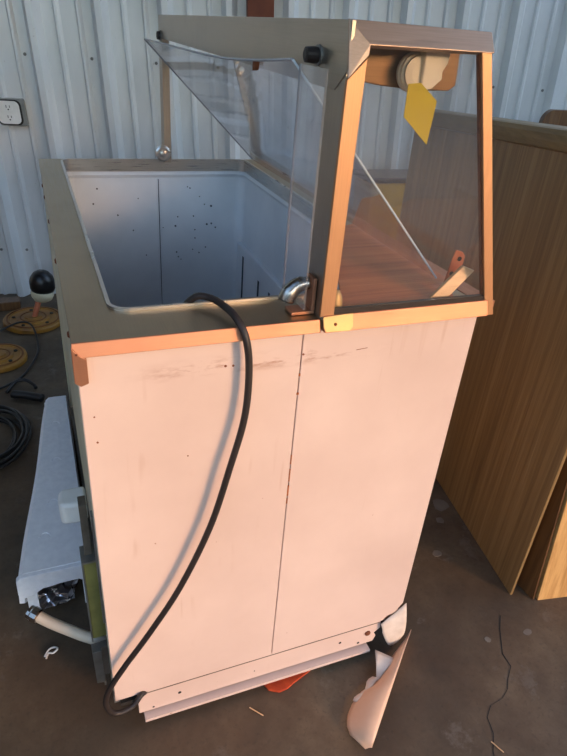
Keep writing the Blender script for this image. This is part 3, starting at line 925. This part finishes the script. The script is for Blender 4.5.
# hollow underside at the near end: build as shell pieces instead of a plain block
def outer_sheet(u, w):
    y = 0.340 + 0.76 * u
    xl = fx(y) + 0.0025 * math.sin(11 * y)
    path = [(xl - 0.004, 0.075 if u < 0.04 else 0.03), (xl, H1 - 0.03), (xl + 0.004, H1 - 0.010), (xl + 0.014, H1), (-0.05, H1 + 0.001), (-0.012, H1), (-0.008, H1 - 0.012), (-0.007, 0.09)]
    t = w * (len(path) - 1)
    i = min(int(t), len(path) - 2)
    a, b = path[i], path[i + 1]
    t -= i
    return (a[0] + (b[0] - a[0]) * t, y, a[1] + (b[1] - a[1]) * t)
G().sheet(outer_sheet, 16, 7, -0.012).make('foam_shell', 'foam', fb, smooth=False)
# near end wall with an arched cut-out
arch = []
y0 = 0.340
xl = fx(y0)
arch = [(xl - 0.002, H1 - 0.012), (xl + 0.008, H1 - 0.001), (-0.012, H1 - 0.001), (-0.008, H1 - 0.01), (-0.006, H1 - 0.085), (-0.014, H1 - 0.085), (-0.026, H1 - 0.055), (-0.040, H1 - 0.044), (-0.085, H1 - 0.046), (-0.120, H1 - 0.050), (-0.145, H1 - 0.066), (xl + 0.006, H1 - 0.070), (xl - 0.003, H1 - 0.055)]
G().slab([(x, y0 - 0.012, z) for x, z in arch], (0, 0.016, 0)).make('end_lip', 'foam', fb, bevel=0.002)
for (yy, xx) in ((0.93, -0.055), (0.74, -0.062), (0.56, -0.080), (0.44, -0.105)):
    G().tube([(xx + 0.014 * math.cos(a), yy + 0.020 * math.sin(a), H1 + 0.001) for a in [math.pi * (0.1 + 0.8 * i / 8) for i in range(9)]], 0.0016, 6).make('moulded_ring', 'foam', fb)
g = G()
for xx, yy in ((-0.150, 0.36), (-0.020, 0.36), (-0.07, 1.06), (-0.03, 1.06)):
    g = G().box(xx - 0.012, xx + 0.012, yy, yy + 0.03, 0.0, H1 - 0.012)
    g.make('inner_rib', 'foam', fb)
# crumpled foil under it
rnd = random.Random(3)
bm = bmesh.new()
bmesh.ops.create_icosphere(bm, subdivisions=3, radius=1.0)
for vx in bm.verts:
    k_ = 0.7 + rnd.random() * 0.5
    vx.co = Vector((vx.co.x * 0.055 * k_, vx.co.y * 0.05 * k_, vx.co.z * 0.026 * k_))
    vx.co += Vector((-0.100, 0.400, 0.034))
me = bpy.data.meshes.new('foil_ball'); bm.to_mesh(me); bm.free()
me.materials.append(M['foil'])
fo = bpy.data.objects.new('foil_wad', me); COL.objects.link(fo)
tag(fo, 'crumpled silver foil lying under the end of the white foam', 'foil')

# coil of black cable
co = thing('cable_coil', (-0.30, 1.17, 0), 'coil of black cable lying on the floor at the left edge', 'cable')
for i in range(9):
    r1 = 0.085 + 0.012 * (i % 5) + rnd.uniform(-0.004, 0.004)
    zc = 0.008 + 0.011 * (i // 3) + 0.003 * (i % 3)
    cx = -0.272 + rnd.uniform(-0.008, 0.008); cy = 1.14 + rnd.uniform(-0.02, 0.02)
    ph = rnd.uniform(0, 6)
    pts = [(cx + r1 * math.cos(t), cy + r1 * 1.45 * math.sin(t), zc + 0.004 * math.sin(2 * t + ph)) for t in [2 * math.pi * q / 40 for q in range(40)]]
    G().tube(pts, 0.0055, 6, closed=True).make('loop', 'wire', co, smooth=True)
wr = smooth_path([(-0.22, 1.44, 0.010), (-0.19, 1.49, 0.02), (-0.155, 1.495, 0.025), (-0.125, 1.47, 0.015), (-0.115, 1.45, 0.008)], 6)
tag(G().tube(wr, 0.007, 8).make('short_cable', 'wire', None, smooth=True), 'short black cable end between the cable coil and the foam', 'cable')
g = G().tube(smooth_path([(-0.20, 1.405, 0.020), (-0.145, 1.38, 0.020), (-0.095, 1.35, 0.018)], 6), 0.016, 10)
tag(g.make('rubber_grip', 'wire', None, smooth=True), 'dark rubber grip lying at the far end of the foam', 'grip')
wr = smooth_path([(-0.26, 1.47, 0.006), (-0.17, 1.55, 0.006), (-0.115, 1.68, 0.010), (-0.095, 1.80, 0.012), (-0.11, 1.93, 0.05), (-0.16, 1.975, 0.055), (-0.25, 1.98, 0.02), (-0.32, 1.95, 0.006)], 8)
tag(G().tube(wr, 0.0045, 8).make('loose_wire', 'wire', None, smooth=True), 'thin black wire looping over the yellow disc with the stem', 'wire')
# yellow discs
def disc(name, c, r, label, group):
    d = thing(name, c, label, 'disc', group)
    c = Vector(c)
    G().lathe(c, [(r * 0.92, 0.0), (r, 0.006), (r, 0.022), (r * 0.97, 0.028), (r * 0.80, 0.030), (r * 0.77, 0.026), (r * 0.55, 0.026), (r * 0.53, 0.032), (r * 0.30, 0.034), (r * 0.28, 0.040), (r * 0.14, 0.042)], 36).make('disc_body', 'disc', d)
    for rr_, t_ in ((0.86, 0.0035), (0.42, 0.003)):
        G().tube([(c.x + r * rr_ * math.cos(a), c.y + r * rr_ * math.sin(a), c.z + (0.030 if rr_ > 0.5 else 0.033)) for a in [2 * math.pi * i / 36 for i in range(36)]], t_, 6, closed=True).make('rust_ring', 'disc_rust', d)
    for i in range(5):
        a = i * 2 * math.pi / 5 + 0.4
        G().lathe((c.x + r * 0.66 * math.cos(a), c.y + r * 0.66 * math.sin(a), c.z + 0.026), [(0.008, 0), (0.008, 0.004)], 8).make('hole', 'dark', d)
    return d
d1 = disc('yellow_disc', (-0.105, 2.075, 0), 0.135, 'yellow metal disc with stem on the floor by the ribbed wall', 'rusty yellow discs')
G().tube(smooth_path([(-0.100, 2.06, 0.036), (-0.085, 2.065, 0.075), (-0.065, 2.075, 0.13)], 5), [0.012] * 4 + [0.013] * 7, 10).make('copper_stem', 'copper', d1, smooth=True)
G().lathe((-0.050, 2.075, 0.105), [(0.016, 0.0), (0.040, 0.012), (0.050, 0.032), (0.052, 0.052), (0.046, 0.060)], 20).make('clay_collar', 'side', d1, smooth=True)
G().lathe((-0.045, 2.075, 0.155), [(0.046, 0.0), (0.056, 0.02), (0.056, 0.055), (0.050, 0.075), (0.034, 0.095), (0.014, 0.105)], 20).make('black_cap', 'black', d1, smooth=True)
disc('yellow_disc', (-0.255, 1.72, 0), 0.115, 'second yellow metal disc nearer the camera at the left edge', 'rusty yellow discs')
# timber and cable lying along the wall at the left edge
g = G(); g.box(-0.75, -0.16, 2.24, 2.31, 0.0, 0.045)
tag(g.make('timber_piece', 'oak_dark', None, bevel=0.003), 'dark timber piece lying along the foot of the ribbed wall', 'timber')

# ---------------------------------------------------------------- floor scraps
# curled strip of torn veneer
A_, B_ = Vector((0.712, 0.006, 0)), Vector((0.488, -0.206, 0))
ax = (B_ - A_)
side = Vector((ax.y, -ax.x, 0)).normalized()
if side.x > 0: side = -side
wid = [(0, 0.004), (0.1, 0.013), (0.27, 0.026), (0.45, 0.036), (0.53, 0.043), (0.62, 0.060), (0.75, 0.070), (0.85, 0.070), (0.92, 0.062), (0.97, 0.048), (1.0, 0.012)]
def wfun(t):
    for (a, b), (c, d) in zip(wid, wid[1:]):
        if t <= c:
            return b + (d - b) * (t - a) / (c - a)
    return wid[-1][1]
def vst(u, w):
    c = A_ + ax * u
    wd = wfun(u)
    lift = 0.004 + 0.030 * math.sin(math.pi * min(1, 0.25 + 0.75 * w)) * min(1.0, wd / 0.06) * (1 - 0.35 * u)
    z = lift + 0.030 * (1 - w) * (1 - 0.6 * u)
    p = c + side * wd * w
    return (p.x, p.y, z)
vn = thing('veneer_strip', (0.6, -0.1, 0), 'curled strip of torn tan veneer on the floor below the freezer corner', 'veneer')
G().sheet(vst, 24, 8, 0.0012).make('curled_sheet', 'veneer', vn, smooth=True)
def vfl(u, w):
    p = Vector((0.600, -0.012, 0.030)).lerp(Vector((0.640, -0.045, 0.022)), u).lerp(Vector((0.570, -0.078, 0.008)), w)
    return (p.x, p.y, p.z + 0.008 * math.sin(3 * w))
G().sheet(vfl, 6, 6, 0.0012).make('torn_flap', 'paper', vn, smooth=True)
def vtear(u, w):
    p = Vector((0.575, -0.070, 0.020)).lerp(Vector((0.508, -0.106, 0.014)), u) + side * (-0.004 + 0.014 * w * (1 + 0.3 * math.sin(9 * u)))
    return (p.x, p.y, p.z - 0.006 * w)
G().sheet(vtear, 8, 2, 0.001).make('torn_edge', 'paper', vn, smooth=True)

# orange-red scrap under the rail
pts = [(0.318, 0.02), (0.330, -0.010), (0.352, -0.022), (0.374, -0.020), (0.392, -0.012), (0.410, -0.006), (0.440, 0.004), (0.430, 0.03), (0.36, 0.05)]
tag(G().slab([(x, y, 0.0) for x, y in pts], (0, 0, 0.006)).make('rust_scrap', 'rust', None, bevel=0.001), 'orange-red rusty scrap poking out under the freezer base rail', 'scrap')

# clear plastic curl and pale flakes on the floor
g = G()
cl = smooth_path([(-0.135, 0.232, 0.003), (-0.125, 0.246, 0.006), (-0.112, 0.250, 0.004), (-0.106, 0.240, 0.008), (-0.116, 0.234, 0.006), (-0.126, 0.238, 0.004), (-0.132, 0.226, 0.003)], 6)
tag(g.tube(cl, 0.0022, 6).make('plastic_curl', 'plastic', None, smooth=True), 'small clear plastic curl on the floor near the hose', 'scrap')
def flake(x, y, r, label, sx=1.0, mat='paper'):
    n_ = 9
    ph = rnd.uniform(0, 6)
    ps = [(x + r * sx * (0.75 + 0.35 * rnd.random()) * math.cos(ph + 2 * math.pi * i / n_), y + r * (0.75 + 0.35 * rnd.random()) * math.sin(ph + 2 * math.pi * i / n_), 0.0) for i in range(n_)]
    tag(G().slab(ps, (0, 0, 0.0012)).make('paint_flake', mat, None), label, 'flake', 'pale flakes on the concrete')
M['flake'] = simple('grey_flake', (124, 114, 102), (104, 94, 84), 0.8)
flake(1.079, 0.405, 0.030, 'largest pale paint flake on the floor beside the wood-grain panel', 1.0, 'flake')
flake(1.035, 0.345, 0.014, 'pale flake just left of the largest one by the wood-grain panel', 1.0, 'flake')
flake(0.945, 0.228, 0.013, 'pale flake on the floor midway between freezer and wood-grain panel', 1.4, 'flake')
flake(0.905, -0.06, 0.009, 'small pale flake on the open floor right of the torn veneer', 1.0, 'flake')
flake(1.02, -0.075, 0.010, 'pale flake on the floor in front of the sunlit oak board', 1.3, 'flake')
# two straws / splinters
for (x, y, a, l, lab) in ((0.30, -0.06, 2.3, 0.035, 'short straw on the floor below the freezer base rail'), (0.76, -0.30, 2.0, 0.03, 'short straw on the floor at the bottom right')):
    tag(G().tube([(x, y, 0.0015), (x + l * math.cos(a), y + l * math.sin(a), 0.003)], 0.0013, 6).make('straw', 'slat', None), lab, 'straw', 'loose straws')
# crack in the concrete: thin dark groove inlay, part of the floor
ck = [(0.985, -0.010), (0.955, -0.045), (0.935, -0.075), (0.915, -0.105), (0.912, -0.140), (0.882, -0.165), (0.865, -0.185), (0.838, -0.200), (0.800, -0.205), (0.775, -0.225), (0.765, -0.26), (0.74, -0.29), (0.72, -0.33)]
cv_, cf_ = [], []
for i, (x, y) in enumerate(ck):
    w_ = 0.0010 + 0.0007 * rnd.random()
    cv_ += [(x - w_, y, 0.0002), (x + w_, y, 0.0002), (x + w_, y, 0.0006), (x - w_, y, 0.0006)]
for i in range(len(ck) - 1):
    for q in range(4):
        cf_.append((i * 4 + q, i * 4 + (q + 1) % 4, (i + 1) * 4 + (q + 1) % 4, (i + 1) * 4 + q))
build('crack', cv_, cf_, 'dark', floor)
